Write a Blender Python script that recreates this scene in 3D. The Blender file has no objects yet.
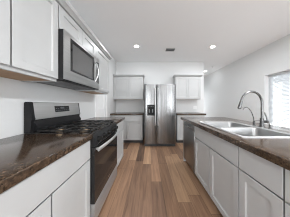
import bpy, bmesh, math, random
from mathutils import Vector, Matrix
random.seed(4)
C = bpy.context.scene.collection
S = bpy.context.scene
PI = math.pi

# ------------------------------------------------------------------ camera
CAM_H = 1.22
F_PX = 112.0
cam_d = bpy.data.cameras.new('camera')
cam_d.sensor_fit = 'HORIZONTAL'
cam_d.sensor_width = 36.0
cam_d.lens = 36.0 * F_PX / 290.0
cam_d.shift_x = -4.5 / 290.0
cam_d.shift_y = -4.0 / 290.0
cam_d.clip_start = 0.02
cam = bpy.data.objects.new('camera', cam_d)
cam.location = (0, 0, CAM_H)
cam.rotation_euler = (PI / 2, 0, 0)
C.objects.link(cam)
S.camera = cam

# ------------------------------------------------------------------ world, lights, exposure
w = bpy.data.worlds.new('sky')
S.world = w
w.use_nodes = True
wb = w.node_tree.nodes['Background']
wb.inputs['Color'].default_value = (0.90, 0.95, 1.0, 1)
wb.inputs['Strength'].default_value = 2.6

def area(name, loc, rot, sx, sy, power, col=(1, 1, 1)):
    l = bpy.data.lights.new(name, 'AREA')
    l.shape = 'RECTANGLE'; l.size = sx; l.size_y = sy
    l.energy = power; l.color = col
    o = bpy.data.objects.new(name, l)
    o.location = loc; o.rotation_euler = rot
    C.objects.link(o)
    return o
# added fill lights outside invented, unseen rear, dining and hall windows
YF_ = 7.0    # hall end wall
UPW = 0.40   # upward tilt of the added fill lights, to brighten the ceiling
area('fill_rear', (-0.70, -3.20, 1.30), (PI / 2 + UPW, 0, 0), 0.78, 2.0, 26, (0.92, 0.965, 1.0))
area('fill_rear', (2.475, -3.20, 1.30), (PI / 2 + UPW, 0, 0), 0.83, 2.0, 30, (0.92, 0.965, 1.0))
area('fill_dining', (3.46, -1.2, 1.25), (0, PI / 2 + UPW, 0), 1.6, 1.9, 13, (0.92, 0.965, 1.0))
area('fill_hall', (2.545, YF_ + 0.25, 1.2), (-PI / 2, 0, 0), 0.66, 1.7, 9, (0.92, 0.965, 1.0))
LAMP_W = 5.0

S.view_settings.view_transform = 'Standard'
S.view_settings.look = 'None'
S.view_settings.gamma = 1.0
S.view_settings.use_curve_mapping = False
S.view_settings.exposure = 0.99
S.cycles.max_bounces = 14
S.cycles.diffuse_bounces = 10
S.cycles.filter_width = 1.1
S.cycles.sample_clamp_indirect = 6.0
S.cycles.use_denoising = True

# ------------------------------------------------------------------ materials
def base_mat(name, col, rough=0.5, metal=0.0, spec=0.5):
    m = bpy.data.materials.new(name)
    m.use_nodes = True
    b = m.node_tree.nodes['Principled BSDF']
    b.inputs['Base Color'].default_value = (*col, 1)
    b.inputs['Roughness'].default_value = rough
    b.inputs['Metallic'].default_value = metal
    b.inputs['Specular IOR Level'].default_value = spec
    return m, m.node_tree, b

def N(nt, t, **kw):
    n = nt.nodes.new(t)
    for k, v in kw.items():
        setattr(n, k, v)
    return n

def mapped(nt, scale):
    tc = N(nt, 'ShaderNodeTexCoord')
    mp = N(nt, 'ShaderNodeMapping')
    mp.inputs['Scale'].default_value = scale
    nt.links.new(tc.outputs['Object'], mp.inputs['Vector'])
    return mp.outputs['Vector']

def noisy(name, c0, c1, scale=(8, 8, 8), rough=0.5, metal=0.0, bump=0.0, spec=0.5, detail=4.0, nscale=1.0):
    m, nt, b = base_mat(name, c0, rough, metal, spec)
    v = mapped(nt, scale)
    n = N(nt, 'ShaderNodeTexNoise')
    n.inputs['Scale'].default_value = nscale
    n.inputs['Detail'].default_value = detail
    nt.links.new(v, n.inputs['Vector'])
    r = N(nt, 'ShaderNodeValToRGB')
    r.color_ramp.elements[0].position = 0.3; r.color_ramp.elements[0].color = (*c0, 1)
    r.color_ramp.elements[1].position = 0.7; r.color_ramp.elements[1].color = (*c1, 1)
    nt.links.new(n.outputs['Fac'], r.inputs['Fac'])
    nt.links.new(r.outputs['Color'], b.inputs['Base Color'])
    if bump:
        bp = N(nt, 'ShaderNodeBump')
        bp.inputs['Strength'].default_value = bump
        bp.inputs['Distance'].default_value = 0.002
        nt.links.new(n.outputs['Fac'], bp.inputs['Height'])
        nt.links.new(bp.outputs['Normal'], b.inputs['Normal'])
    return m

M = {}
M['wall'] = noisy('wall_paint', (0.695, 0.70, 0.70), (0.71, 0.715, 0.715), (40, 40, 40), 0.65, bump=0.08)
M['ceiling'] = noisy('ceiling_paint', (0.87, 0.875, 0.88), (0.885, 0.89, 0.895), (60, 60, 60), 0.8, bump=0.15)
M['cab'] = noisy('cabinet_paint', (0.47, 0.475, 0.475), (0.49, 0.495, 0.495), (6, 6, 6), 0.38, bump=0.02)
M['trimw'] = noisy('white_trim_paint', (0.86, 0.86, 0.86), (0.88, 0.88, 0.88), (6, 6, 6), 0.35)
M['ply'] = noisy('plywood', (0.36, 0.20, 0.09), (0.50, 0.30, 0.15), (30, 3, 30), 0.5)
M['blackp'] = noisy('black_enamel', (0.012, 0.012, 0.013), (0.018, 0.018, 0.019), (20, 20, 20), 0.45, spec=0.2)
M['iron'] = noisy('cast_iron', (0.010, 0.010, 0.010), (0.018, 0.018, 0.018), (120, 120, 120), 0.32, bump=0.1, spec=0.5)
M['blackglass'] = noisy('black_glass', (0.010, 0.010, 0.011), (0.014, 0.014, 0.014), (3, 3, 3), 0.08, spec=0.5)
M['darkglass'] = noisy('microwave_window', (0.10, 0.10, 0.10), (0.12, 0.12, 0.12), (200, 200, 200), 0.10, spec=0.8)
M['mattblack'] = noisy('matt_black_plastic', (0.010, 0.010, 0.010), (0.014, 0.014, 0.014), (20, 20, 20), 0.45, spec=0.25)
M['rim'] = noisy('satin_sink_rim', (0.56, 0.56, 0.56), (0.62, 0.62, 0.62), (30, 30, 30), 0.3, 0.9)
M['fascia'] = noisy('satin_steel_fascia', (0.50, 0.50, 0.495), (0.58, 0.58, 0.575), (1.2, 60, 60), 0.38, 0.75)
M['bar'] = noisy('satin_steel_bar', (0.62, 0.62, 0.62), (0.70, 0.70, 0.70), (80, 80, 80), 0.38, 0.75)
M['gloss'] = noisy('glossy_black_enamel', (0.012, 0.011, 0.011), (0.016, 0.015, 0.015), (20, 20, 20), 0.14, spec=0.8)
M['knob'] = noisy('black_knob', (0.010, 0.010, 0.010), (0.014, 0.014, 0.014), (20, 20, 20), 0.22, spec=0.4)
M['burner'] = noisy('burner_bronze', (0.22, 0.15, 0.09), (0.34, 0.25, 0.16), (60, 60, 60), 0.4, 0.8)
M['nickel_d'] = noisy('dark_brushed_nickel', (0.14, 0.14, 0.14), (0.19, 0.19, 0.19), (80, 80, 80), 0.26, 1.0)
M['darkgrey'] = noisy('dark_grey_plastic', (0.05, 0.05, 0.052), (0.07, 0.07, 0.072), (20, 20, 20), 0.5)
M['midgrey'] = noisy('grey_metal_panel', (0.16, 0.165, 0.17), (0.20, 0.20, 0.205), (20, 20, 20), 0.5, 0.3)
M['chrome'] = noisy('brushed_nickel', (0.50, 0.50, 0.50), (0.56, 0.56, 0.55), (80, 80, 80), 0.22, 1.0)
M['whiteplastic'] = noisy('white_plastic', (0.84, 0.84, 0.84), (0.86, 0.86, 0.86), (10, 10, 10), 0.35)
M['slat'] = noisy('blind_slat', (0.86, 0.87, 0.88), (0.90, 0.90, 0.91), (3, 10, 10), 0.45)
_nt = M['slat'].node_tree
_tr = N(_nt, 'ShaderNodeBsdfTranslucent'); _tr.inputs['Color'].default_value = (0.85, 0.87, 0.88, 1)
_mx = N(_nt, 'ShaderNodeMixShader'); _mx.inputs[0].default_value = 0.5
_nt.links.new(_nt.nodes['Principled BSDF'].outputs[0], _mx.inputs[1]); _nt.links.new(_tr.outputs[0], _mx.inputs[2])
_nt.links.new(_mx.outputs[0], _nt.nodes['Material Output'].inputs['Surface'])
M['ground'] = noisy('pale_concrete', (0.55, 0.55, 0.54), (0.66, 0.66, 0.65), (3, 3, 3), 0.9)
M['printing'] = base_mat('display_print', (0.10, 0.105, 0.11), 0.4)[0]

def steel(name, c0, c1, rough, scale):
    m = noisy(name, c0, c1, scale, rough, 1.0, bump=0.06, detail=3)
    b = m.node_tree.nodes['Principled BSDF']
    b.inputs['Anisotropic'].default_value = 0.4
    return m
M['steel_v'] = steel('stainless_vertical_grain', (0.17, 0.17, 0.17), (0.32, 0.32, 0.32), 0.27, (60, 90, 1.2))
M['steel_h'] = steel('stainless_horizontal_grain', (0.38, 0.38, 0.375), (0.47, 0.47, 0.465), 0.30, (1.2, 90, 90))
M['steel_d'] = steel('dark_stainless', (0.30, 0.30, 0.30), (0.36, 0.36, 0.36), 0.32, (1.2, 90, 90))
M['steel_r'] = steel('range_stainless', (0.36, 0.36, 0.36), (0.44, 0.44, 0.44), 0.45, (1.2, 90, 90))
M['steel_r'].node_tree.nodes['Principled BSDF'].inputs['Metallic'].default_value = 0.6
M['sink'] = steel('sink_steel', (0.38, 0.38, 0.38), (0.42, 0.42, 0.42), 0.3, (12, 2, 12))

# speckled brown stone counter
def granite():
    m, nt, b = base_mat('brown_speckled_granite', (0.05, 0.04, 0.03), 0.14, 0, 0.5)
    tc = N(nt, 'ShaderNodeTexCoord')
    n1 = N(nt, 'ShaderNodeTexNoise'); n1.inputs['Scale'].default_value = 48; n1.inputs['Detail'].default_value = 6; n1.inputs['Roughness'].default_value = 0.7
    n2 = N(nt, 'ShaderNodeTexVoronoi'); n2.inputs['Scale'].default_value = 120
    n3 = N(nt, 'ShaderNodeTexNoise'); n3.inputs['Scale'].default_value = 9; n3.inputs['Detail'].default_value = 3
    for n in (n1, n2, n3):
        nt.links.new(tc.outputs['Object'], n.inputs['Vector'])
    r1 = N(nt, 'ShaderNodeValToRGB')
    e = r1.color_ramp.elements
    e[0].position = 0.36; e[0].color = (0.010, 0.007, 0.006, 1)
    e[1].position = 0.74; e[1].color = (0.25, 0.16, 0.10, 1)
    x = e.new(0.52); x.color = (0.042, 0.026, 0.017, 1)
    nt.links.new(n1.outputs['Fac'], r1.inputs['Fac'])
    r2 = N(nt, 'ShaderNodeValToRGB')
    r2.color_ramp.elements[0].position = 0.0; r2.color_ramp.elements[0].color = (0.13, 0.083, 0.052, 1)
    r2.color_ramp.elements[1].position = 0.9; r2.color_ramp.elements[1].color = (0.02, 0.015, 0.012, 1)
    nt.links.new(n2.outputs['Color'], r2.inputs['Fac'])
    mx = N(nt, 'ShaderNodeMix', data_type='RGBA')
    nt.links.new(n3.outputs['Fac'], mx.inputs[0])
    nt.links.new(r1.outputs['Color'], mx.inputs[6]); nt.links.new(r2.outputs['Color'], mx.inputs[7])
    nt.links.new(mx.outputs[2], b.inputs['Base Color'])
    return m
M['granite'] = granite()

# oak plank floor: planks run away from the camera
def planks():
    m, nt, b = base_mat('oak_planks', (0.25, 0.14, 0.08), 0.42, 0, 0.25)
    L = nt.links.new
    def math_(op, a, c=None, v=None):
        n = N(nt, 'ShaderNodeMath', operation=op)
        L(a, n.inputs[0])
        if c is not None: L(c, n.inputs[1])
        if v is not None: n.inputs[1].default_value = v
        return n.outputs[0]
    tc = N(nt, 'ShaderNodeTexCoord')
    sp = N(nt, 'ShaderNodeSeparateXYZ'); L(tc.outputs['Object'], sp.inputs[0])
    u = math_('DIVIDE', math_('SUBTRACT', sp.outputs['X'], v=0.03), v=0.163)
    row = math_('FLOOR', u); fu = math_('FRACT', u)
    wr = N(nt, 'ShaderNodeTexWhiteNoise', noise_dimensions='1D'); L(row, wr.inputs['W'])
    v = math_('ADD', math_('DIVIDE', sp.outputs['Y'], v=1.25), wr.outputs['Value'])
    col = math_('FLOOR', v); fv = math_('FRACT', v)
    cb = N(nt, 'ShaderNodeCombineXYZ'); L(row, cb.inputs[0]); L(col, cb.inputs[1])
    wn = N(nt, 'ShaderNodeTexWhiteNoise', noise_dimensions='2D'); L(cb.outputs[0], wn.inputs['Vector'])
    # grain, offset from plank to plank
    mp = N(nt, 'ShaderNodeMapping'); mp.inputs['Scale'].default_value = (26, 1.6, 1)
    L(tc.outputs['Object'], mp.inputs['Vector'])
    off = N(nt, 'ShaderNodeVectorMath', operation='SCALE'); off.inputs['Scale'].default_value = 30
    L(wn.outputs['Color'], off.inputs[0])
    ad = N(nt, 'ShaderNodeVectorMath', operation='ADD'); L(mp.outputs[0], ad.inputs[0]); L(off.outputs[0], ad.inputs[1])
    g = N(nt, 'ShaderNodeTexNoise'); g.inputs['Scale'].default_value = 1.0; g.inputs['Detail'].default_value = 6; g.inputs['Roughness'].default_value = 0.6; g.inputs['Distortion'].default_value = 0.8
    L(ad.outputs[0], g.inputs['Vector'])
    tone = math_('ADD', math_('MULTIPLY', wn.outputs['Value'], v=0.66), math_('MULTIPLY', g.outputs['Fac'], v=0.75))
    tone = math_('SUBTRACT', tone, v=0.20)
    r = N(nt, 'ShaderNodeValToRGB')
    e = r.color_ramp.elements
    e[0].position = 0.08; e[0].color = (0.075, 0.045, 0.030, 1)
    e[1].position = 0.92; e[1].color = (0.50, 0.32, 0.195, 1)
    x = e.new(0.35); x.color = (0.185, 0.110, 0.073, 1)
    x = e.new(0.62); x.color = (0.32, 0.190, 0.118, 1)
    L(tone, r.inputs['Fac'])
    # seams
    s1 = math_('LESS_THAN', math_('PINGPONG', fu, v=0.5), v=0.012)
    s2 = math_('LESS_THAN', math_('PINGPONG', fv, v=0.5), v=0.0016)
    sm = math_('MAXIMUM', s1, s2)
    mx = N(nt, 'ShaderNodeMix', data_type='RGBA')
    mx.inputs[7].default_value = (0.10, 0.062, 0.042, 1)
    L(math_('MULTIPLY', sm, v=0.75), mx.inputs[0]); L(r.outputs['Color'], mx.inputs[6])
    L(mx.outputs[2], b.inputs['Base Color'])
    bp = N(nt, 'ShaderNodeBump'); bp.inputs['Strength'].default_value = 0.12; bp.inputs['Distance'].default_value = 0.002
    L(g.outputs['Fac'], bp.inputs['Height']); L(bp.outputs['Normal'], b.inputs['Normal'])
    return m
M['floor'] = planks()

def glass():
    m = bpy.data.materials.new('window_glass'); m.use_nodes = True
    nt = m.node_tree; nt.nodes.clear()
    o = N(nt, 'ShaderNodeOutputMaterial'); t = N(nt, 'ShaderNodeBsdfTransparent'); g = N(nt, 'ShaderNodeBsdfGlossy')
    g.inputs['Roughness'].default_value = 0.02
    f = N(nt, 'ShaderNodeFresnel'); f.inputs['IOR'].default_value = 1.3
    mx = N(nt, 'ShaderNodeMixShader')
    nt.links.new(f.outputs[0], mx.inputs[0]); nt.links.new(t.outputs[0], mx.inputs[1]); nt.links.new(g.outputs[0], mx.inputs[2])
    nt.links.new(mx.outputs[0], o.inputs[0])
    return m
M['glass'] = glass()
def emit(name, col, s):
    m, nt, b = base_mat(name, col, 0.4)
    b.inputs['Emission Color'].default_value = (*col, 1)
    b.inputs['Emission Strength'].default_value = s
    return m
M['lamp'] = emit('lamp_lens', (1.0, 0.97, 0.92), 9.0)

# ------------------------------------------------------------------ mesh helpers
def box(bm, x0, x1, y0, y1, z0, z1, bev=0.0, seg=1):
    r = bmesh.ops.create_cube(bm, size=1.0)
    vs = r['verts']
    for v in vs:
        v.co = Vector((x0 + (v.co.x + .5) * (x1 - x0), y0 + (v.co.y + .5) * (y1 - y0), z0 + (v.co.z + .5) * (z1 - z0)))
    if bev:
        es = list({e for v in vs for e in v.link_edges})
        bmesh.ops.bevel(bm, geom=es, offset=bev, segments=seg, affect='EDGES', profile=0.5)

def cyl(bm, p0, p1, r0, r1=None, seg=24, caps=True):
    p0 = Vector(p0); p1 = Vector(p1)
    if r1 is None: r1 = r0
    d = p1 - p0
    rot = d.to_track_quat('Z', 'Y').to_matrix().to_4x4()
    bmesh.ops.create_cone(bm, cap_ends=caps, segments=seg, radius1=r0, radius2=r1, depth=d.length,
                          matrix=Matrix.Translation((p0 + p1) / 2) @ rot)

def tube(bm, pts, rad, seg=12, flat=1.0):
    pts = [Vector(p) for p in pts]
    n = len(pts)
    rads = rad if isinstance(rad, (list, tuple)) else [rad] * n
    rings = []
    up = None
    for i, p in enumerate(pts):
        t = (pts[min(i + 1, n - 1)] - pts[max(i - 1, 0)]).normalized()
        if up is None:
            up = Vector((0, 0, 1)) if abs(t.z) < 0.9 else Vector((0, 1, 0))
        a = t.cross(up).normalized(); b_ = a.cross(t).normalized(); up = b_
        rings.append([bm.verts.new(p + a * rads[i] * math.cos(2 * PI * k / seg) * flat + b_ * rads[i] * math.sin(2 * PI * k / seg)) for k in range(seg)])
    for i in range(n - 1):
        for k in range(seg):
            bm.faces.new((rings[i][k], rings[i][(k + 1) % seg], rings[i + 1][(k + 1) % seg], rings[i + 1][k]))
    bm.faces.new(rings[0][::-1]); bm.faces.new(rings[-1])

def prism(bm, poly, a0, a1, axis='x'):
    """extrude a polygon: axis x -> poly is (y,z); axis z -> poly is (x,y); axis y -> poly is (x,z)"""
    def P(a, p):
        return {'x': (a, p[0], p[1]), 'z': (p[0], p[1], a), 'y': (p[0], a, p[1])}[axis]
    A = [bm.verts.new(P(a0, p)) for p in poly]; B = [bm.verts.new(P(a1, p)) for p in poly]
    n = len(poly)
    bm.faces.new(A[::-1]); bm.faces.new(B)
    for i in range(n):
        bm.faces.new((A[i], A[(i + 1) % n], B[(i + 1) % n], B[i]))

def rrect(x0, x1, y0, y1, r, seg=6):
    pts = []
    for cx, cy, a in ((x1 - r, y1 - r, 0), (x0 + r, y1 - r, 90), (x0 + r, y0 + r, 180), (x1 - r, y0 + r, 270)):
        for k in range(seg + 1):
            t = math.radians(a + 90 * k / seg)
            pts.append((cx + r * math.cos(t), cy + r * math.sin(t)))
    return pts

def obj(name, bm, mat, parent=None, loc=None, label=None, angle=35):
    bmesh.ops.recalc_face_normals(bm, faces=bm.faces[:])
    me = bpy.data.meshes.new(name)
    bm.to_mesh(me); bm.free()
    me.materials.append(mat)
    for p in me.polygons: p.use_smooth = True
    me.set_sharp_from_angle(angle=math.radians(angle))
    o = bpy.data.objects.new(name, me)
    C.objects.link(o)
    if parent is not None: o.parent = parent
    if loc is not None: o.location = loc
    if label: o['label'] = label
    return o

def bmn(): return bmesh.new()
def boxes(*bs):
    bm = bmesh.new()
    for b in bs: box(bm, *b)
    return bm

def thing(name, label, cat, loc=(0, 0, 0), rotz=0.0, group=None):
    o = bpy.data.objects.new(name, None)
    o.empty_display_size = 0.1
    C.objects.link(o)
    o.location = loc; o.rotation_euler = (0, 0, rotz)
    o['label'] = label; o['category'] = cat
    if group: o['group'] = group
    return o

def tag(o, label, cat, group=None):
    o['label'] = label; o['category'] = cat
    if group: o['group'] = group
    return o

def struct(name, bm, mat, label=None, cat=None):
    o = obj(name, bm, mat)
    o['kind'] = 'structure'
    if label: o['label'] = label
    if cat: o['category'] = cat
    return o

# ------------------------------------------------------------------ setting
XL, XR = -1.225, 3.10          # left and right walls
YB, YF, YR = 4.10, 7.0, -3.0   # kitchen back wall, far hall wall, wall behind the camera
ZC = 2.78
BWX = 1.99                     # the back wall stops here, the hall goes on behind it
T = 0.19

struct('floor', boxes((XL - T, XR + T, YR - T, YF + T, -0.08, 0.0)), M['floor'], 'brown oak plank floor', 'floor')
struct('ceiling', boxes((XL - T, XR + T, YR - T, YF + T, ZC, ZC + 0.1)), M['ceiling'], 'white flat ceiling', 'ceiling')
D0, D1, DH = 2.575, 3.155, 2.04    # door on the left wall
struct('wall_left', boxes((XL - T, XL, YR - T, D0, 0, ZC), (XL - T, XL, D1, YB, 0, ZC), (XL - T, XL, D0, D1, DH, ZC)), M['wall'], 'white wall behind the range run', 'wall')
struct('wall_back', boxes((XL - T, BWX, YB, YB + 0.12, 0, ZC)), M['wall'], 'white back wall behind the fridge', 'wall')
struct('wall_hall', boxes((BWX - 0.12, BWX, YB + 0.12, YF, 0, ZC)), M['wall'], 'white hall side wall', 'wall')
HW = (2.2, 2.89, .3, 2.1)
struct('wall_far', boxes((BWX - 0.12, HW[0], YF, YF + T, 0, ZC), (HW[1], XR + T, YF, YF + T, 0, ZC), (HW[0], HW[1], YF, YF + T, 0, HW[2]), (HW[0], HW[1], YF, YF + T, HW[3], ZC)), M['wall'], 'white wall at the end of the hall', 'wall')
W0, W1, WZ0, WZ1 = 1.10, 3.02, 0.45, 2.0
V0, V1 = -2.2, -0.2
struct('wall_right', boxes((XR, XR + T, YR - T, V0, 0, ZC), (XR, XR + T, V1, W0, 0, ZC), (XR, XR + T, W1, YF, 0, ZC),
                           (XR, XR + T, W0, W1, 0, WZ0), (XR, XR + T, W0, W1, WZ1, ZC),
                           (XR, XR + T, V0, V1, 0, WZ0), (XR, XR + T, V0, V1, 2.1, ZC)), M['wall'], 'white wall with the blind-covered window', 'wall')
R = ((-1.1, -0.3), (2.05, 2.9))
struct('wall_rear', boxes((XL - T, R[0][0], YR - T, YR, 0, ZC), (R[0][1], R[1][0], YR - T, YR, 0, ZC), (R[1][1], XR + T, YR - T, YR, 0, ZC),
                          (R[0][0], R[0][1], YR - T, YR, 2.4, ZC), (R[1][0], R[1][1], YR - T, YR, 2.4, ZC),
                          (R[0][0], R[0][1], YR - T, YR, 0, 0.3), (R[1][0], R[1][1], YR - T, YR, 0, 0.3)), M['wall'], 'white wall behind the viewer', 'wall')

def window(name, axis, p, a0, a1, z0, z1, label, inward, casing=0.085):
    """frame in the hole plus casing on the room side; axis = the wall's normal"""
    root = bpy.data.objects.new(name, None); C.objects.link(root)
    root['kind'] = 'structure'; root['label'] = label; root['category'] = 'window'
    def bx(bm, d0, d1, s0, s1, za, zb, bev=0.0):
        lo, hi = min(p + d0 * inward, p + d1 * inward), max(p + d0 * inward, p + d1 * inward)
        if axis == 'x': box(bm, lo, hi, s0, s1, za, zb, bev)
        else: box(bm, s0, s1, lo, hi, za, zb, bev)
    g = 0.001
    bm = bmn()
    f = 0.05
    for s in ((a0 + g, a0 + f, z0 + g, z1 - g), (a1 - f, a1 - g, z0 + g, z1 - g), (a0 + f, a1 - f, z1 - f, z1 - g), (a0 + f, a1 - f, z0 + g, z0 + f),
              ((a0 + a1) / 2 - 0.025, (a0 + a1) / 2 + 0.025, z0 + f, z1 - f)):
        bx(bm, -0.185, -0.14, *s)
    obj('window_frame', bm, M['trimw'], root)['kind'] = 'structure'
    bm = bmn(); bx(bm, -0.165, -0.159, a0 + f, a1 - f, z0 + f, z1 - f)
    obj('pane', bm, M['glass'], root)['kind'] = 'structure'
    bm = bmn(); bx(bm, -0.139, 0.025, a0 + g, a1 - g, z0 + .0005, z0 + .018, 0.003)
    obj('sill', bm, M['trimw'], root)['kind'] = 'structure'
    return root
window('window_1', 'x', XR, W0, W1, WZ0, WZ1, 'white framed window with blind beyond the island sink', -1)
window('fill_window_2', 'x', XR, V0, V1, WZ0, 2.1, 'added unseen window of the dining end for fill light', -1)  # this window and those below are out of view, added to carry fill light
window('fill_window_3', 'y', YR, R[0][0], R[0][1], 0.3, 2.4, 'added tall window behind the viewer for fill light', 1)
window('fill_window_4', 'y', YR, R[1][0], R[1][1], 0.3, 2.4, 'added tall window right behind the viewer for fill light', 1)

window('fill_window_5', 'y', YF, HW[0], HW[1], HW[2], HW[3], 'added unseen window at the end of the hall for fill light', -1)

# closed two-panel door in the left wall, seen past the end of the counter
d = bpy.data.objects.new('door_1', None); C.objects.link(d)
d['kind'] = 'structure'; d['label'] = 'white two-panel door in the left wall past the counter end'; d['category'] = 'door'
bm = bmn()
xd0, xd1 = XL - 0.055, XL - 0.016
box(bm, xd0, xd1 - 0.010, D0 + 0.004, D1 - 0.004, 0.006, DH - 0.004)
for (ya, yb, za, zb) in ((D0 + .004, D0 + .10, .006, DH - .004), (D1 - .10, D1 - .004, .006, DH - .004),
                         (D0 + .10, D1 - .10, .006, .22), (D0 + .10, D1 - .10, .965, 1.115), (D0 + .10, D1 - .10, DH - .13, DH - .004)):
    box(bm, xd0 + .01, xd1, ya, yb, za, zb, 0.002)
obj('door_slab', bm, M['trimw'], d)['kind'] = 'structure'
bm = bmn()
for (ya, yb, za, zb) in ((D0 - .065, D0, 0, DH + .065), (D1, D1 + .065, 0, DH + .065), (D0, D1, DH, DH + .065)):
    box(bm, XL, XL + 0.015, ya, yb, za, zb, 0.003)
obj('casing', bm, M['trimw'], d)['kind'] = 'structure'
struct('baseboard_left', boxes((XL, XL + .014, D1 + .067, 3.46, 0, .10)), M['trimw'], 'white baseboard between door and back cabinets', 'baseboard')
struct('baseboard_right', boxes((XR - .014, XR, YR, YF, 0, .10)), M['trimw'], 'white baseboard under the window', 'baseboard')
struct('baseboard_far', boxes((BWX, XR - .015, YF - .014, YF, 0, .10)), M['trimw'], 'white baseboard at the hall end', 'baseboard')
struct('baseboard_back', boxes((1.78, BWX, YB - .014, YB, 0, .10)), M['trimw'], 'white baseboard beside the right back cabinet', 'baseboard')
struct('ground', boxes((XL - 12, XR + 14, YR - 12, YF + 8, -0.3, -0.2)), M['ground'], 'pale ground outside the windows', 'ground')

# ------------------------------------------------------------------ cabinets (local: front faces -Y, width along +X)
GAP = 0.0045
CH = 0.888       # top of base cabinets
CT = 0.938       # counter top

def rect_ring(bm, u0, u1, z0, z1, ins, y):
    return [bm.verts.new(p) for p in ((u0 + ins, y, z0 + ins), (u1 - ins, y, z0 + ins), (u1 - ins, y, z1 - ins), (u0 + ins, y, z1 - ins))]

def bridge(bm, a, b_):
    for i in range(4):
        j = (i + 1) % 4
        bm.faces.new((a[i], a[j], b_[j], b_[i]))

def shaker(u0, u1, z0, z1, t=0.02, st=0.057, rec=0.013, panel=True):
    """door front with a square-edged recessed panel; the edges are back-bevelled to keep the gaps between fronts dark"""
    bm = bmn()
    back = rect_ring(bm, u0, u1, z0, z1, .013, -.0008)
    lip = rect_ring(bm, u0, u1, z0, z1, 0, -t + .006)
    edge = rect_ring(bm, u0, u1, z0, z1, 0, -t + .0015)
    face = rect_ring(bm, u0, u1, z0, z1, .0015, -t)
    bm.faces.new(back)
    bridge(bm, back, lip); bridge(bm, lip, edge); bridge(bm, edge, face)
    if panel:
        inn = rect_ring(bm, u0, u1, z0, z1, st, -t)
        pan = rect_ring(bm, u0, u1, z0, z1, st + .006, -t + rec)
        bridge(bm, face, inn); bridge(bm, inn, pan); bm.faces.new(pan)
    else:
        bm.faces.new(face)
    return bm

def base_cabinet(label, loc, rotz, width, depth, ndoors=2, group=None, drawers=1, drawer_z=0.697, ends=(0.0, 0.0)):
    t = thing('base_cabinet', label, 'cabinet', loc, rotz, group)
    g = 0.0015
    bm = bmn()
    w0, w1 = g, width - g
    th = 0.018
    box(bm, w0, w0 + th, 0.010, depth, 0.10, CH - .001)
    box(bm, w1 - th, w1, 0.010, depth, 0.10, CH - .001)
    box(bm, w0 + th, w1 - th, 0.02, depth, 0.10, 0.118)
    box(bm, w0 + th, w1 - th, depth - th, depth, 0.118, CH - .001)
    # face frame
    box(bm, w0 + th, w1 - th, 0.010, 0.029, CH - .030, CH - .001)
    box(bm, w0 + th, w1 - th, 0, 0.019, 0.10, 0.125)
    obj('body', bm, M['cab'], t)
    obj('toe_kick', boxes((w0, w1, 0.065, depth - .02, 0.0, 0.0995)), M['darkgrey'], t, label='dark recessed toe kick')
    n = drawers
    dw = width / n
    for i in range(n):
        bm = shaker(i * dw + GAP, (i + 1) * dw - GAP, drawer_z + .005, CH - .012, panel=False)
        obj('drawer', bm, M['cab'], t)
    dw = width / ndoors
    for i in range(ndoors):
        obj('door', shaker(i * dw + GAP, (i + 1) * dw - GAP, 0.108, drawer_z - .005), M['cab'], t)
    return t

def crown(t, width, z, e0=0.0, e1=0.0, dep=0.0):
    bm = bmn()
    prof = [(0.004, z), (-0.024, z), (-0.028, z + .006), (-0.056, z + .028), (-0.062, z + .030), (-0.062, z + .060), (0.004, z + .060)]
    prism(bm, prof, -e0, width + e1, 'x')
    if e1:
        prism(bm, [(width, z), (width + e1 * .45, z), (width + e1, z + .05), (width + e1, z + .06), (width, z + .06)], 0.004, dep, 'y')
    if e0:
        prism(bm, [(0, z), (-e0 * .45, z), (-e0, z + .05), (-e0, z + .06), (0, z + .06)], 0.004, dep, 'y')
    obj('crown_molding', bm, M['cab'], t)

def wall_cabinet(label, loc, rotz, width, depth, z0, z1, ndoors=2, group=None, rail=0.026, e0=0.0, e1=0.0):
    t = thing('wall_cabinet', label, 'cabinet', (loc[0], loc[1], z0), rotz, group)
    h = z1 - z0
    g = 0.0015
    bm = bmn()
    w0, w1 = g, width - g
    th = 0.018
    box(bm, w0, w0 + th, 0, depth, 0, h)
    box(bm, w1 - th, w1, 0, depth, 0, h)
    box(bm, w0 + th, w1 - th, 0, depth, h - th, h)
    box(bm, w0 + th, w1 - th, depth - .012, depth, th, h - th)
    box(bm, w0 + th, w1 - th, 0, .019, 0, .045)
    box(bm, w0 + th, w1 - th, 0, .019, h - .045, h - th)
    obj('body', bm, M['cab'], t)
    obj('bottom_panel', boxes((w0 + th, w1 - th, 0.0195, depth - .001, 0.006, 0.018)), M['ply'], t, label='bare plywood underside')
    dw = width / ndoors
    for i in range(ndoors):
        obj('door', shaker(i * dw + GAP, (i + 1) * dw - GAP, rail, h - .022), M['cab'], t)
    crown(t, width, h, e0, e1, depth)
    return t

LROT, IROT = PI / 2, -PI / 2
BF = -0.59      # carcass front of the left bases (doors stand 2 cm proud)
UF = -0.90      # carcass front of the left uppers
BD = BF - XL - 0.002
UD = UF - XL - 0.002
Y1, Y2, Y3 = 1.085, 1.845, 2.455
base_cabinet('long grey base cabinet under the near left counter, beside the range', (BF, 0.225, 0), LROT, Y1 - 0.225 - .002, BD, 2)
base_cabinet('grey base cabinet of the left run nearest the viewer', (BF, -0.60, 0), LROT, 0.82, BD, 2)
base_cabinet('narrow grey base cabinet past the range at the left run end', (BF, Y2 + .002, 0), LROT, Y3 - Y2 - .002, BD, 1)
UZ0, UZ1 = 1.440, 2.215
wall_cabinet('large two-door wall cabinet left of the microwave', (UF, 0.343), LROT, Y1 - 0.343, UD, UZ0, UZ1, 2)
wall_cabinet('wall cabinet nearest the viewer on the left wall', (UF, -0.40), LROT, 0.74, UD, UZ0, UZ1, 2)
wall_cabinet('short wall cabinet directly above the microwave', (UF, Y1 + .001), LROT, Y2 - Y1 - .002, UD, 1.957, UZ1, 2, rail=0.012)
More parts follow.
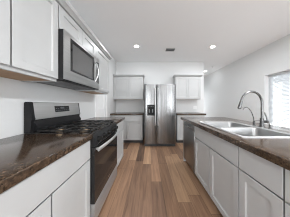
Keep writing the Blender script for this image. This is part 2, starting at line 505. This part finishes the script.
wall_cabinet('single-door wall cabinet right of the microwave above the far counter', (UF, Y2), LROT, Y3 - Y2, UD, UZ0, UZ1, 1, e1=0.05)

def counter(label, x0, x1, y0, y1, name='countertop'):
    bm = bmn()
    box(bm, x0, x1, y0, y1, CH + .0005, CT, 0.006, 3)
    return tag(obj(name, bm, M['granite']), label, 'countertop')
counter('brown speckled stone countertop left of the range', XL + .001, -0.547, -0.60, Y1 - .003)
counter('small brown stone countertop right of the range', XL + .001, -0.547, Y2 + .003, Y3 + .03)

# back wall run
BY = 3.51
BDp = YB - BY - .002
base_cabinet('grey base cabinet in the back left corner, left of the fridge', (XL + .001, BY, 0), 0, 1.01, BDp, 2)
base_cabinet('grey base cabinet right of the fridge on the back wall', (0.865, BY, 0), 0, 0.865, BDp, 2, drawers=2)
counter('dark stone countertop left of the fridge on the back wall', XL + .001, -0.205, 3.465, YB - .001)
counter('dark stone countertop right of the fridge on the back wall', 0.855, 1.755, 3.465, YB - .001)
UY = 3.79
wall_cabinet('two-door wall cabinet left of the fridge on the back wall', (XL + .001, UY), 0, 1.01, YB - UY - .002, 1.39, 2.165, 2, e1=0.04)
wall_cabinet('two-door wall cabinet right of the fridge on the back wall', (0.872, UY), 0, 0.858, YB - UY - .002, 1.39, 2.165, 2, e0=0.04, e1=0.04)

# ------------------------------------------------------------------ island
IF = 0.75
ID = 0.60
IY = (2.405, 1.815, 0.92, 0.61, 0.0)
base_cabinet('wide grey two-door island cabinet under the sink, next to the dishwasher', (IF, IY[1], 0), IROT, IY[1] - IY[2], ID, 2)
base_cabinet('narrow grey island cabinet right of the sink cabinet, one drawer over one door', (IF, IY[2], 0), IROT, IY[2] - IY[3], ID, 1)
base_cabinet('grey island cabinet at the right picture edge nearest the viewer', (IF, IY[3], 0), IROT, IY[3] - IY[4], ID, 1)
bm = bmn(); box(bm, IF - .018, IF + ID, IY[0] + .003, IY[0] + .022, 0, CH - .001, .001)
tag(obj('island_end_panel', bm, M['cab']), 'grey end panel of the island beyond the dishwasher', 'panel')
bm = bmn(); box(bm, IF + ID + .003, IF + ID + .021, IY[4], IY[0] + .022, 0, CH - .001, .001)
tag(obj('island_back_panel', bm, M['cab']), 'grey back panel of the island on the seating side', 'panel')

# island countertop with a sink cut-out
SX0, SX1, SY0, SY1 = 0.785, 1.345, 0.945, 1.785
def counter_hole(x0, x1, y0, y1, hx0, hx1, hy0, hy1):
    bm = bmn()
    def ring(z, a, b_, c, e): return [bm.verts.new(p) for p in ((a, c, z), (b_, c, z), (b_, e, z), (a, e, z))]
    z0, z1 = CH + .0005, CT
    ot, it_ = ring(z1, x0, x1, y0, y1), ring(z1, hx0, hx1, hy0, hy1)
    ob, ib = ring(z0, x0, x1, y0, y1), ring(z0, hx0, hx1, hy0, hy1)
    for i in range(4):
        j = (i + 1) % 4
        bm.faces.new((ot[i], ot[j], it_[j], it_[i])); bm.faces.new((ob[j], ob[i], ib[i], ib[j]))
        bm.faces.new((ob[i], ob[j], ot[j], ot[i])); bm.faces.new((ib[j], ib[i], it_[i], it_[j]))
    top = [e for e in bm.edges if all(v in ot for v in e.verts)] + [e for e in bm.edges if set(e.verts) in [{ob[i], ot[i]} for i in range(4)]]
    bmesh.ops.bevel(bm, geom=top, offset=0.006, segments=3, affect='EDGES', profile=0.5)
    return bm
tag(obj('island_countertop', counter_hole(0.70, 1.68, -0.30, 2.535, SX0 + .012, SX1 - .012, SY0 + .012, SY1 - .012), M['granite']),
    'long brown speckled stone island countertop holding the sink', 'countertop')

# sink
t = thing('kitchen_sink', 'double-bowl stainless steel sink set in the island countertop', 'sink', ((SX0 + SX1) / 2, (SY0 + SY1) / 2, CT))
cx, cy = (SX0 + SX1) / 2, (SY0 + SY1) / 2
bw = [(SX0 + .035 - cx, SX1 - .07 - cx, SY0 + .035 - cy, -0.016), (SX0 + .035 - cx, SX1 - .07 - cx, 0.016, SY1 - .035 - cy)]
# rim: rounded slab with two bowl openings, made of strips with a raised outer bead
bm = bmn()
X0, X1, Yy0, Yy1 = SX0 - cx, SX1 - cx, SY0 - cy, SY1 - cy
zr0, zr1 = 0.0006, 0.006
for s in ((X0, bw[0][0], Yy0, Yy1), (bw[0][1], X1, Yy0, Yy1), (bw[0][0], bw[0][1], Yy0, bw[0][2]), (bw[0][0], bw[0][1], bw[0][3], bw[1][2]), (bw[0][0], bw[0][1], bw[1][3], Yy1)):
    box(bm, *s, zr0, zr1)
ring = [(p[0], p[1], zr1) for p in rrect(X0 + .006, X1 - .006, Yy0 + .006, Yy1 - .006, .012, 4)]
tube(bm, ring + [ring[0]], 0.0045, 8)
obj('rim', bm, M['rim'], t)
for k, (a, b_, c, e) in enumerate(bw):
    bm = bmn()
    prev = None
    lv = [(0.0, 0.0055, 0.05), (0.004, -0.004, 0.05), (0.010, -0.12, 0.05), (0.022, -0.165, 0.06), (0.05, -0.185, 0.06), (0.12, -0.19, 0.06)]
    for ins, z, r in lv:
        loop = [bm.verts.new((p[0], p[1], z)) for p in rrect(a + ins, b_ - ins, c + ins, e - ins, r, 6)]
        if prev:
            n = len(loop)
            for i in range(n):
                bm.faces.new((prev[i], prev[(i + 1) % n], loop[(i + 1) % n], loop[i]))
        else:
            # corner webs between the square opening and the rounded bowl
            n = len(loop)
            for ci, (qx, qy) in enumerate(((b_, e), (a, e), (a, c), (b_, c))):
                q = bm.verts.new((qx, qy, z))
                for i in range(6):
                    bm.faces.new((q, loop[ci * 7 + i], loop[ci * 7 + i + 1]))
        prev = loop
    bm.faces.new(prev)
    o = obj('bowl', bm, M['sink'], t)
    bm = bmn()
    mx, my = (a + b_) / 2, (c + e) / 2
    cyl(bm, (mx, my, -0.1895), (mx, my, -0.186), 0.055, 0.05, 28)
    cyl(bm, (mx, my, -0.186), (mx, my, -0.182), 0.03, 0.026, 20)
    obj('drain', bm, M['chrome'], o)

# gooseneck faucet
FX, FY = 1.405, 1.40
t = thing('kitchen_faucet', 'tall brushed nickel gooseneck kitchen faucet behind the sink', 'faucet', (FX, FY, CT))
bm = bmn(); cyl(bm, (0, 0, 0), (0, 0, .012), .032, .030, 28); cyl(bm, (0, 0, .012), (0, 0, .11), .022, .019, 24)
obj('base', bm, M['nickel_d'], t)
pts = [(0, 0, .10), (0, 0, .20), (0, 0, .305)]
r = 0.128
for k in range(1, 15):
    a = PI * k / 14 * 0.93
    pts.append((-r + r * math.cos(a), 0, .305 + r * math.sin(a) * 1.08))
bm = bmn(); tube(bm, pts, .0125, 14)
obj('neck', bm, M['nickel_d'], t)
e = Vector(pts[-1]); dv = (Vector(pts[-1]) - Vector(pts[-2])).normalized()
bm = bmn(); cyl(bm, e - dv * .01, e + dv * .035, .0145, .0165); cyl(bm, e + dv * .035, e + dv * .105, .0165, .020); cyl(bm, e + dv * .105, e + dv * .112, .017, .015)
obj('spray_head', bm, M['nickel_d'], t)
bm = bmn()
cyl(bm, (0.01, -.012, .07), (0.025, -.052, .075), .016, .015, 20)
tube(bm, [(0.024, -.046, .077), (0.022, -.038, .12), (0.012, -.02, .185)], [.009, .0075, .006], 10)
obj('lever', bm, M['nickel_d'], t)

# small filter tap
t = thing('filter_tap', 'small thin curved water tap beside the tall faucet', 'tap', (1.385, 1.485, CT))
bm = bmn(); cyl(bm, (0, 0, 0), (0, 0, .01), .022, .020, 24); cyl(bm, (0, 0, .01), (0, 0, .06), .012, .010, 20)
obj('base', bm, M['nickel_d'], t)
bm = bmn(); tube(bm, [(0, 0, .055), (-.004, 0, .10), (-.022, 0, .155), (-.045, 0, .20), (-.072, 0, .233), (-.10, 0, .247), (-.125, 0, .24), (-.145, 0, .215)], .0048, 12)
obj('neck', bm, M['nickel_d'], t)
bm = bmn(); tube(bm, [(0.0, 0, .062), (0.012, -.01, .066), (0.045, -.03, .072)], [.006, .005, .004], 10)
obj('lever', bm, M['darkgrey'], t, label='dark little lever')
# deck cap / soap dispenser beside the faucet
t = thing('soap_dispenser', 'short brushed nickel soap pump nearest the viewer behind the sink', 'soap dispenser', (1.40, 1.30, CT))
bm = bmn(); cyl(bm, (0, 0, 0), (0, 0, .008), .021, .019, 24); cyl(bm, (0, 0, .008), (0, 0, .05), .010, .009, 18)
obj('base', bm, M['nickel_d'], t)
bm = bmn(); cyl(bm, (0, 0, .05), (0, 0, .066), .013, .012, 18); tube(bm, [(0, 0, .06), (-.03, 0, .062), (-.055, 0, .052)], [.006, .005, .004], 10)
obj('nozzle', bm, M['chrome'], t)

# ------------------------------------------------------------------ dishwasher
DWW = IY[0] - IY[1]
t = thing('dishwasher', 'dark stainless dishwasher at the far end of the island', 'dishwasher', (IF, IY[0], 0), IROT)
obj('tub', boxes((.006, DWW - .006, .004, .56, .10, CH - .004)), M['darkgrey'], t)
for x in (.05, DWW - .05):
    for y in (.08, .5):
        bm = bmn(); cyl(bm, (x, y, 0), (x, y, .0995), .015); obj('foot', bm, M['darkgrey'], t)
obj('toe_panel', boxes((.006, DWW - .006, .05, .062, .005, .10)), M['darkgrey'], t)
bm = bmn(); box(bm, .004, DWW - .004, -.022, .003, .10, .775, .003, 2)
obj('door', bm, M['steel_d'], t)
bm = bmn(); box(bm, .004, DWW - .004, -.024, .003, .779, CH - .008, .003, 2)
cp = obj('control_panel', bm, M['steel_d'], t)
bm = bmn(); tube(bm, [(.16, -.024, .815), (.18, -.034, .815), (.30, -.038, .815), (.41, -.034, .815), (.43, -.024, .815)], .009, 10)
obj('handle', bm, M['chrome'], cp)

# ------------------------------------------------------------------ range
RX = -0.555
RW = Y2 - Y1
t = thing('gas_range', 'stainless and black gas range between the left countertops', 'range', (RX, Y1, 0), LROT)
obj('body', boxes((.005, RW - .005, .032, .635, .03, .912)), M['blackp'], t)
for x in (.05, RW - .05):
    for y in (.08, .55):
        bm = bmn(); cyl(bm, (x, y, 0), (x, y, .03), .018); obj('foot', bm, M['blackp'], t)
bm = bmn()
box(bm, .002, RW - .002, .004, .60, .9125, .930, .004, 2)
for s in ((.002, .016, .004, .60), (RW - .016, RW - .002, .004, .60), (.016, RW - .016, .004, .018)):
    box(bm, *s, .928, .938, .003)
obj('cooktop', bm, M['gloss'], t)
for (x, y, r_) in ((.14, .15, .045), (.14, .42, .038), (.38, .29, .05), (.62, .15, .04), (.62, .42, .045)):
    bm = bmn(); cyl(bm, (x, y, .929), (x, y, .940), r_ * 1.15, r_ * 1.05, 28); cyl(bm, (x, y, .9395), (x, y, .952), r_ * .9, r_ * .8, 28)
    bo = obj('burner', bm, M['burner'], t)
    bm = bmn(); cyl(bm, (x, y, .9525), (x, y, .960), r_ * .62, r_ * .56, 28)
    obj('burner_cap', bm, M['iron'], bo)
for k in range(3):
    u0, u1 = .022 + k * .2395, .022 + (k + 1) * .2395 - .004
    bm = bmn()
    b_ = .006
    za, zb = .950, .966
    for x in (u0 + b_, u1 - b_): box(bm, x - b_, x + b_, .03, .565, za, zb, .002)
    for y in (.036, .165, .297, .43, .559): box(bm, u0, u1, y - b_, y + b_, za, zb, .002)
    xm = (u0 + u1) / 2
    box(bm, xm - b_, xm + b_, .03, .565, za, zb, .002)
    for x in (u0 + b_, u1 - b_):
        for y in (.036, .559, .297): box(bm, x - b_, x + b_, y - b_, y + b_, .930, za + .002)
    obj('grate', bm, M['iron'], t)
bm = bmn()
prism(bm, [(.030, .925), (.010, .928), (-.012, .905), (-.026, .815), (-.020, .805), (.030, .805)], .002, RW - .002, 'x')
obj('control_panel', bm, M['blackp'], t)
for k in range(5):
    u = .09 + k * .145
    nrm = Vector((0, -.988, .154))
    p = Vector((u, -.0195, .860))
    bm = bmn(); cyl(bm, p, p + nrm * .008, .031, .030, 24); cyl(bm, p + nrm * .008, p + nrm * .034, .025, .022, 24)
    box(bm, u - .004, u + .004, -.062, -.046, .842, .886, .001)
    obj('knob', bm, M['knob'], t)
bm = bmn()
for s in ((.004, .075, .250, .800), (RW - .075, RW - .004, .250, .800), (.075, RW - .075, .250, .335), (.075, RW - .075, .72, .800)):
    box(bm, s[0], s[1], -.022, .030, s[2], s[3], .0)
box(bm, .075, RW - .075, -.010, .030, .335, .72)
dr = obj('oven_door', bm, M['blackglass'], t)
bm = bmn(); box(bm, .076, RW - .076, -.0215, -.0102, .336, .719)
obj('window', bm, M['blackglass'], dr)
pts = []
for k in range(17):
    s = k / 16
    pts.append((.035 + s * (RW - .07), -.045 - .022 * math.sin(PI * s), .770))
bm = bmn(); tube(bm, pts, .020, 14, 0.6)
for x in (.05, RW - .05): cyl(bm, (x, -.02, .772), (x, -.05, .772), .012)
obj('handle', bm, M['bar'], dr, label='bowed silver bar handle')
bm = bmn(); box(bm, RW / 2 - .03, RW / 2 + .03, -.0245, -.0221, .285, .302, .001)
obj('badge', bm, M['chrome'], dr, label='small silver badge')
bm = bmn(); box(bm, .004, RW - .004, -.022, .030, .062, .244, .004, 2)
obj('drawer', bm, M['steel_r'], t)
# backguard
bm = bmn()
prism(bm, [(.662, .940), (.662, 1.236), (.650, 1.246), (.612, 1.246), (.604, 1.238), (.586, 1.10), (.578, 1.075), (.590, 1.060), (.600, .940)], .0, .030, 'x')
prism(bm, [(.662, .940), (.662, 1.236), (.650, 1.246), (.612, 1.246), (.604, 1.238), (.586, 1.10), (.578, 1.075), (.590, 1.060), (.600, .940)], RW - .022, RW - .008, 'x')
prism(bm, [(.660, .936), (.660, 1.065), (.600, 1.065), (.592, 1.04), (.560, 1.00), (.560, .970), (.602, .936)], .0305, RW - .0225, 'x')
bg = obj('backguard', bm, M['blackp'], t)
bm = bmn()
prism(bm, [(.658, 1.067), (.658, 1.236), (.648, 1.244), (.614, 1.244), (.606, 1.236), (.582, 1.082), (.584, 1.067)], .031, RW - .023, 'x')
fp = obj('front_panel', bm, M['fascia'], bg, label='brushed stainless control fascia')
def on_slope(s, off):     # s: 0..1 up the fascia
    return (.582 + .024 * s - off, 1.082 + .154 * s)
bm = bmn()
a, b2, c, e = on_slope(.30, 0.003), on_slope(.78, .003), on_slope(.78, -.004), on_slope(.30, -.004)
prism(bm, [a, b2, c, e], .275, .515, 'x')
dp = obj('display', bm, M['blackglass'], bg)
bm = bmn()
for k in range(7):
    for s in (.40, .56):
        a, b2, c, e = on_slope(s, 0.0036), on_slope(s + .05, .0036), on_slope(s + .05, .0005), on_slope(s, .0005)
        if 2 <= k <= 4 and s > .5: continue
        prism(bm, [a, b2, c, e], .288 + k * .032, .288 + k * .032 + .018, 'x')
a, b2, c, e = on_slope(.54, 0.0036), on_slope(.70, .0036), on_slope(.70, .0005), on_slope(.54, .0005)
prism(bm, [a, b2, c, e], .36, .425, 'x')
obj('control_marks', bm, M['printing'], bg, label='pale control marks')

# ------------------------------------------------------------------ microwave
MX = -0.828
mz0, mz1 = 1.458, 1.954
t = thing('microwave', 'stainless over-the-range microwave mounted above the gas range', 'microwave', (MX, Y1 + .002, mz0), LROT)
MW = RW - .004
mh = mz1 - mz0
MD = MX - XL - .003
obj('body', boxes((.0, MW, .030, MD, 0.0, mh), (.0, .086, .009, .0305, 0.002, mh), (.086, MW, .009, .0305, 0.002, .112), (.086, MW, .009, .0305, .460, mh), (.582, MW, .009, .0305, .112, .460)), M['blackp'], t, label='black casing')
bm = bmn()
box(bm, .04, MW - .04, .06, MD - .05, -.006, -.0005)
for k in range(12): box(bm, .08 + k * .05, .11 + k * .05, .08, .2, -.009, -.006)
obj('vent_grille', bm, M['midgrey'], t)
# door frame with window opening
DW_ = .640
bm = bmn()
wz0, wz1 = .114, .458
for s in ((.0, .088, .012, mh), (.580, DW_, .012, mh), (.088, .580, .012, wz0), (.088, .580, wz1, mh)):
    box(bm, s[0], s[1], .0, .0085, s[2], s[3])
dr = obj('door', bm, M['steel_h'], t)
bm = bmn()
for s in ((.0885, .118, wz0 + .0005, wz1 - .0005), (.555, .5795, wz0 + .0005, wz1 - .0005), (.118, .555, wz0 + .0005, wz0 + .022), (.118, .555, wz1 - .035, wz1 - .0005)):
    box(bm, s[0], s[1], -.002, .029, s[2], s[3])
obj('window_border', bm, M['blackglass'], dr)
bm = bmn(); box(bm, .1185, .5545, .004, .029, wz0 + .0225, wz1 - .0355)
obj('window', bm, M['darkglass'], dr, label='dark grey see-through window')
pts = []
for k in range(15):
    s = k / 14
    pts.append((.608, -.004 - .050 * math.sin(PI * s) ** .8, .105 + .30 * s))
bm = bmn(); tube(bm, pts, .011, 12)
obj('handle', bm, M['chrome'], dr)
bm = bmn(); box(bm, DW_ + .002, MW, .0, .0085, .012, mh, .002)
cp = obj('control_panel', bm, M['steel_h'], t)
bm = bmn(); box(bm, DW_ + .020, MW - .018, -.0015, -.0002, .10, .43)
kp = obj('keypad', bm, M['blackglass'], cp)

# ------------------------------------------------------------------ refrigerator
FX0, FX1, FYF = -0.160, 0.762, 3.20
FW = FX1 - FX0
FH = 1.80
t = thing('refrigerator', 'side-by-side stainless refrigerator between the back cabinets', 'refrigerator', (FX0, FYF, 0))
bm = bmn(); box(bm, .004, FW - .004, .085, .85, .03, FH - .015, .004)
obj('cabinet_body', bm, M['midgrey'], t, label='grey side casing')
for x in (.06, FW - .06):
    for y in (.15, .78):
        bm = bmn(); cyl(bm, (x, y, 0), (x, y, .03), .02); obj('foot', bm, M['darkgrey'], t)
bm = bmn(); box(bm, .01, FW - .01, .055, .084, .012, .088)
for k in range(4): box(bm, .02, FW - .02, .050, .056, .022 + k * .016, .030 + k * .016)
obj('base_grille', bm, M['darkgrey'], t)
SPL = .362
def fdoor(u0, u1, z0, z1, hole=None):
    """convex door slab; hole = (a,b,za,zb) cut as a recess"""
    bm = bmn()
    def yy(u):
        s = (u - u0) / (u1 - u0) * 2 - 1
        return .010 * s * s + .014 * abs(s) ** 12
    us = sorted(set([u0 + (u1 - u0) * k / 24 for k in range(25)] + ([hole[0], hole[1]] if hole else [])))
    zs = sorted(set([z0, z1] + ([hole[2], hole[3]] if hole else [])))
    F = {(i, j): bm.verts.new((u, yy(u), z)) for i, u in enumerate(us) for j, z in enumerate(zs)}
    B = {(i, j): bm.verts.new((u, .082, z)) for i, u in enumerate(us) for j, z in enumerate(zs)}
    nu, nz = len(us), len(zs)
    holes = set()
    for i in range(nu - 1):
        for j in range(nz - 1):
            ins = hole and hole[0] - 1e-6 <= us[i] and us[i + 1] <= hole[1] + 1e-6 and abs(zs[j] - hole[2]) < 1e-6
            if ins: holes.add((i, j)); continue
            bm.faces.new((F[i, j], F[i + 1, j], F[i + 1, j + 1], F[i, j + 1]))
    for i in range(nu - 1):
        for j in range(nz - 1):
            bm.faces.new((B[i, j], B[i, j + 1], B[i + 1, j + 1], B[i + 1, j]))
        bm.faces.new((F[i, 0], B[i, 0], B[i + 1, 0], F[i + 1, 0])); bm.faces.new((F[i, nz - 1], F[i + 1, nz - 1], B[i + 1, nz - 1], B[i, nz - 1]))
    for j in range(nz - 1):
        bm.faces.new((F[0, j], F[0, j + 1], B[0, j + 1], B[0, j])); bm.faces.new((F[nu - 1, j], B[nu - 1, j], B[nu - 1, j + 1], F[nu - 1, j + 1]))
    return bm
fz0 = .095
H = (.095, .312, .905, 1.215)
fd = obj('freezer_door', fdoor(.003, SPL - .003, fz0, FH - .004, H), M['steel_v'], t, angle=50)
rd = obj('fridge_door', fdoor(SPL + .003, FW - .003, fz0, FH - .004), M['steel_v'], t, angle=50)
bm = bmn()
g = .001
# dispenser: black frame, control head on top, recess with paddle and drip tray
for s in ((H[0] + g, H[0] + .014, H[2] + g, H[3] - g), (H[1] - .014, H[1] - g, H[2] + g, H[3] - g), (H[0] + .014, H[1] - .014, H[2] + g, H[2] + .016), (H[0] + .014, H[1] - .014, H[3] - .095, H[3] - g)):
    box(bm, s[0], s[1], -.004, .080, s[2], s[3])
box(bm, H[0] + .014, H[1] - .014, .070, .080, H[2] + .016, H[3] - .095)
dsp = obj('dispenser', bm, M['mattblack'], fd, label='black ice and water dispenser')
for x in (.155, .25):
    bm = bmn(); box(bm, x - .016, x + .016, .045, .055, .985, 1.085, .003); obj('dispenser_paddle', bm, M['midgrey'], fd)
for k in range(4):
    bm = bmn(); box(bm, .125 + k * .042, .125 + k * .042 + .022, -.0052, -.0042, 1.155, 1.175); obj('dispenser_button', bm, M['printing'], fd)
for par, x in ((fd, SPL - .036), (rd, SPL + .036)):
    bm = bmn()
    zb, zt = .62, 1.69
    pts = [(x, .016, zb), (x, -.020, zb + .006), (x, -.040, zb + .03), (x, -.044, zb + .10), (x, -.044, zt - .10), (x, -.040, zt - .03), (x, -.020, zt - .006), (x, .016, zt)]
    tube(bm, pts, .0135, 14)
    obj('handle', bm, M['bar'], par)
for x in (.05, FW - .05):
    bm = bmn(); box(bm, x - .035, x + .035, .03, .16, FH - .003, FH + .014, .004); obj('hinge_cover', bm, M['darkgrey'], t)

# ------------------------------------------------------------------ ceiling fixtures
def downlight(x, y, label, power=LAMP_W):
    t = thing('recessed_light', label, 'ceiling light', (x, y, ZC))
    bm = bmn()
    n = 36
    prof = [(.082, 0), (.082, -.004), (.077, -.007), (.062, -.006), (.058, -.001)]
    rg = [[bm.verts.new((r_ * math.cos(2 * PI * k / n), r_ * math.sin(2 * PI * k / n), z - .0005)) for k in range(n)] for r_, z in prof]
    for a, b_ in zip(rg[:-1], rg[1:]):
        for k in range(n): bm.faces.new((a[k], a[(k + 1) % n], b_[(k + 1) % n], b_[k]))
    obj('trim_ring', bm, M['whiteplastic'], t)
    bm = bmn(); cyl(bm, (0, 0, -.0015), (0, 0, -.0045), .0575, .055, 32)
    obj('lens', bm, M['lamp'], t, label='glowing lens')
    l = bpy.data.lights.new('lamp_glow', 'AREA'); l.shape = 'DISK'; l.size = .10; l.energy = power; l.color = (0.94, .975, 1.0); l.spread = math.radians(175)
    o = bpy.data.objects.new('lamp_glow', l); C.objects.link(o); o.parent = t; o.location = (0, 0, -.012)
    return t
downlight(-0.345, 3.00, 'round recessed ceiling light left of the vent')
downlight(1.71, 3.03, 'round recessed ceiling light right of the vent', 7.5)
downlight(2.60, 5.22, 'distant recessed ceiling light in the hall past the back wall', 1.0)
downlight(-0.345, -0.9, 'added unseen recessed ceiling light above the viewer on the left', 10.0)  # from here down: out-of-view lamps, added to brighten the room
downlight(1.71, 0.75, 'added unseen recessed ceiling light above the near island', 35.0)
downlight(-0.345, -2.4, 'added unseen recessed ceiling light behind the viewer on the left')
downlight(1.71, -2.0, 'added unseen recessed ceiling light behind the viewer on the right', 26.0)

t = thing('ceiling_vent', 'small white ceiling air vent with dark louvers', 'vent', (0.59, 3.19, ZC))
bm = bmn()
vw, vd = .125, .075
for s in ((-vw, vw, -vd, -vd + .02), (-vw, vw, vd - .02, vd), (-vw, -vw + .02, -vd + .02, vd - .02), (vw - .02, vw, -vd + .02, vd - .02)):
    box(bm, *s, -.010, -.0005, .002)
obj('frame', bm, M['midgrey'], t)
obj('duct_opening', boxes((-vw + .02, vw - .02, -vd + .02, vd - .02, -.002, -.0006)), M['darkgrey'], t)
bm = bmn()
for k in range(9):
    x = -vw + .03 + k * .0235
    prism(bm, [(x, -.0022), (x + .002, -.0022), (x + .012, -.009), (x + .010, -.009)], -vd + .02, vd - .02, 'y')
obj('louvers', bm, M['midgrey'], t)
t = thing('smoke_detector', 'round smoke detector on the ceiling of the hall', 'smoke detector', (2.57, 4.55, ZC))
bm = bmn(); cyl(bm, (0, 0, -.0005), (0, 0, -.012), .07, .07, 32); cyl(bm, (0, 0, -.012), (0, 0, -.038), .062, .045, 32)
obj('casing', bm, M['whiteplastic'], t)
bm = bmn(); cyl(bm, (0, 0, -.038), (0, 0, -.041), .02, .018, 20)
obj('sensor_grille', bm, M['darkgrey'], t)

# ------------------------------------------------------------------ outlet on the right backsplash
t = thing('wall_outlet', 'white double outlet plate above the right back countertop', 'outlet', (1.66, YB, 1.11))
bm = bmn(); box(bm, -.06, .06, -.007, -.0005, -.06, .06, .003)
obj('cover_plate', bm, M['whiteplastic'], t)
for x in (-.028, .028):
    bm = bmn(); box(bm, x - .017, x + .017, -.010, -.0072, -.034, .034, .002)
    sk = obj('socket', bm, M['whiteplastic'], t)
    bm = bmn()
    bm.free()
    for z in (-.018, .018):
        for q in (-.006, .006):
            bm = bmn(); box(bm, x + q - .001, x + q + .001, -.0106, -.0101, z - .005, z + .005)
            obj('slot', bm, M['darkgrey'], sk)

# ------------------------------------------------------------------ blind in the right window
t = thing('window_blind', 'white horizontal slat blind hanging in the right window', 'blind', (XR + .112, (W0 + W1) / 2, WZ0 + .018))
hw = (W1 - W0) / 2 - .003
hh = WZ1 - WZ0 - .018
bm = bmn(); box(bm, -.019, .019, -hw, hw, hh - .055, hh - .003, .003)
obj('headrail', bm, M['slat'], t)
bm = bmn()
n = 46
ang = math.radians(38)
for k in range(n):
    z = .05 + k * (hh - .12) / (n - 1)
    dx, dz = .017 * math.cos(ang), .017 * math.sin(ang)
    prism(bm, [(-dx, z + dz - .0012), (0, z + .002 - .0012), (dx, z - dz - .0012), (dx, z - dz + .0012), (0, z + .002 + .0012), (-dx, z + dz + .0012)], -hw, hw, 'y')
obj('slats', bm, M['slat'], t)
bm = bmn(); box(bm, -.017, .017, -hw, hw, .006, .026, .003)
obj('bottom_rail', bm, M['slat'], t)
for y in (-hw + .12, -.2, .25, hw - .12):
    bm = bmn(); tube(bm, [(-.0185, y, .02), (-.0185, y, hh - .05)], .0016, 6)
    obj('ladder_cord', bm, M['slat'], t)

# ------------------------------------------------------------------ pale house next door, seen faintly through the blind
t = thing('neighbouring_house', 'pale house next door glimpsed through the window blind', 'house', (9.0, 2.6, -0.2))
bm = bmn(); box(bm, 0, 5, -5, 5, 0, 3.0); obj('house_wall', bm, M['wall'], t)
bm = bmn(); prism(bm, [(-.5, 3.0), (5.5, 3.0), (2.5, 4.8)], -5.4, 5.4, 'y'); obj('roof', bm, M['midgrey'], t)
for y in (-1.9, 1.1):
    bm = bmn(); box(bm, -.03, -.001, y, y + 1.0, .95, 2.05); fr = obj('house_window', bm, M['trimw'], t)
    bm = bmn(); box(bm, -.035, -.031, y + .08, y + .92, 1.03, 1.97); obj('pane', bm, M['blackglass'], fr)
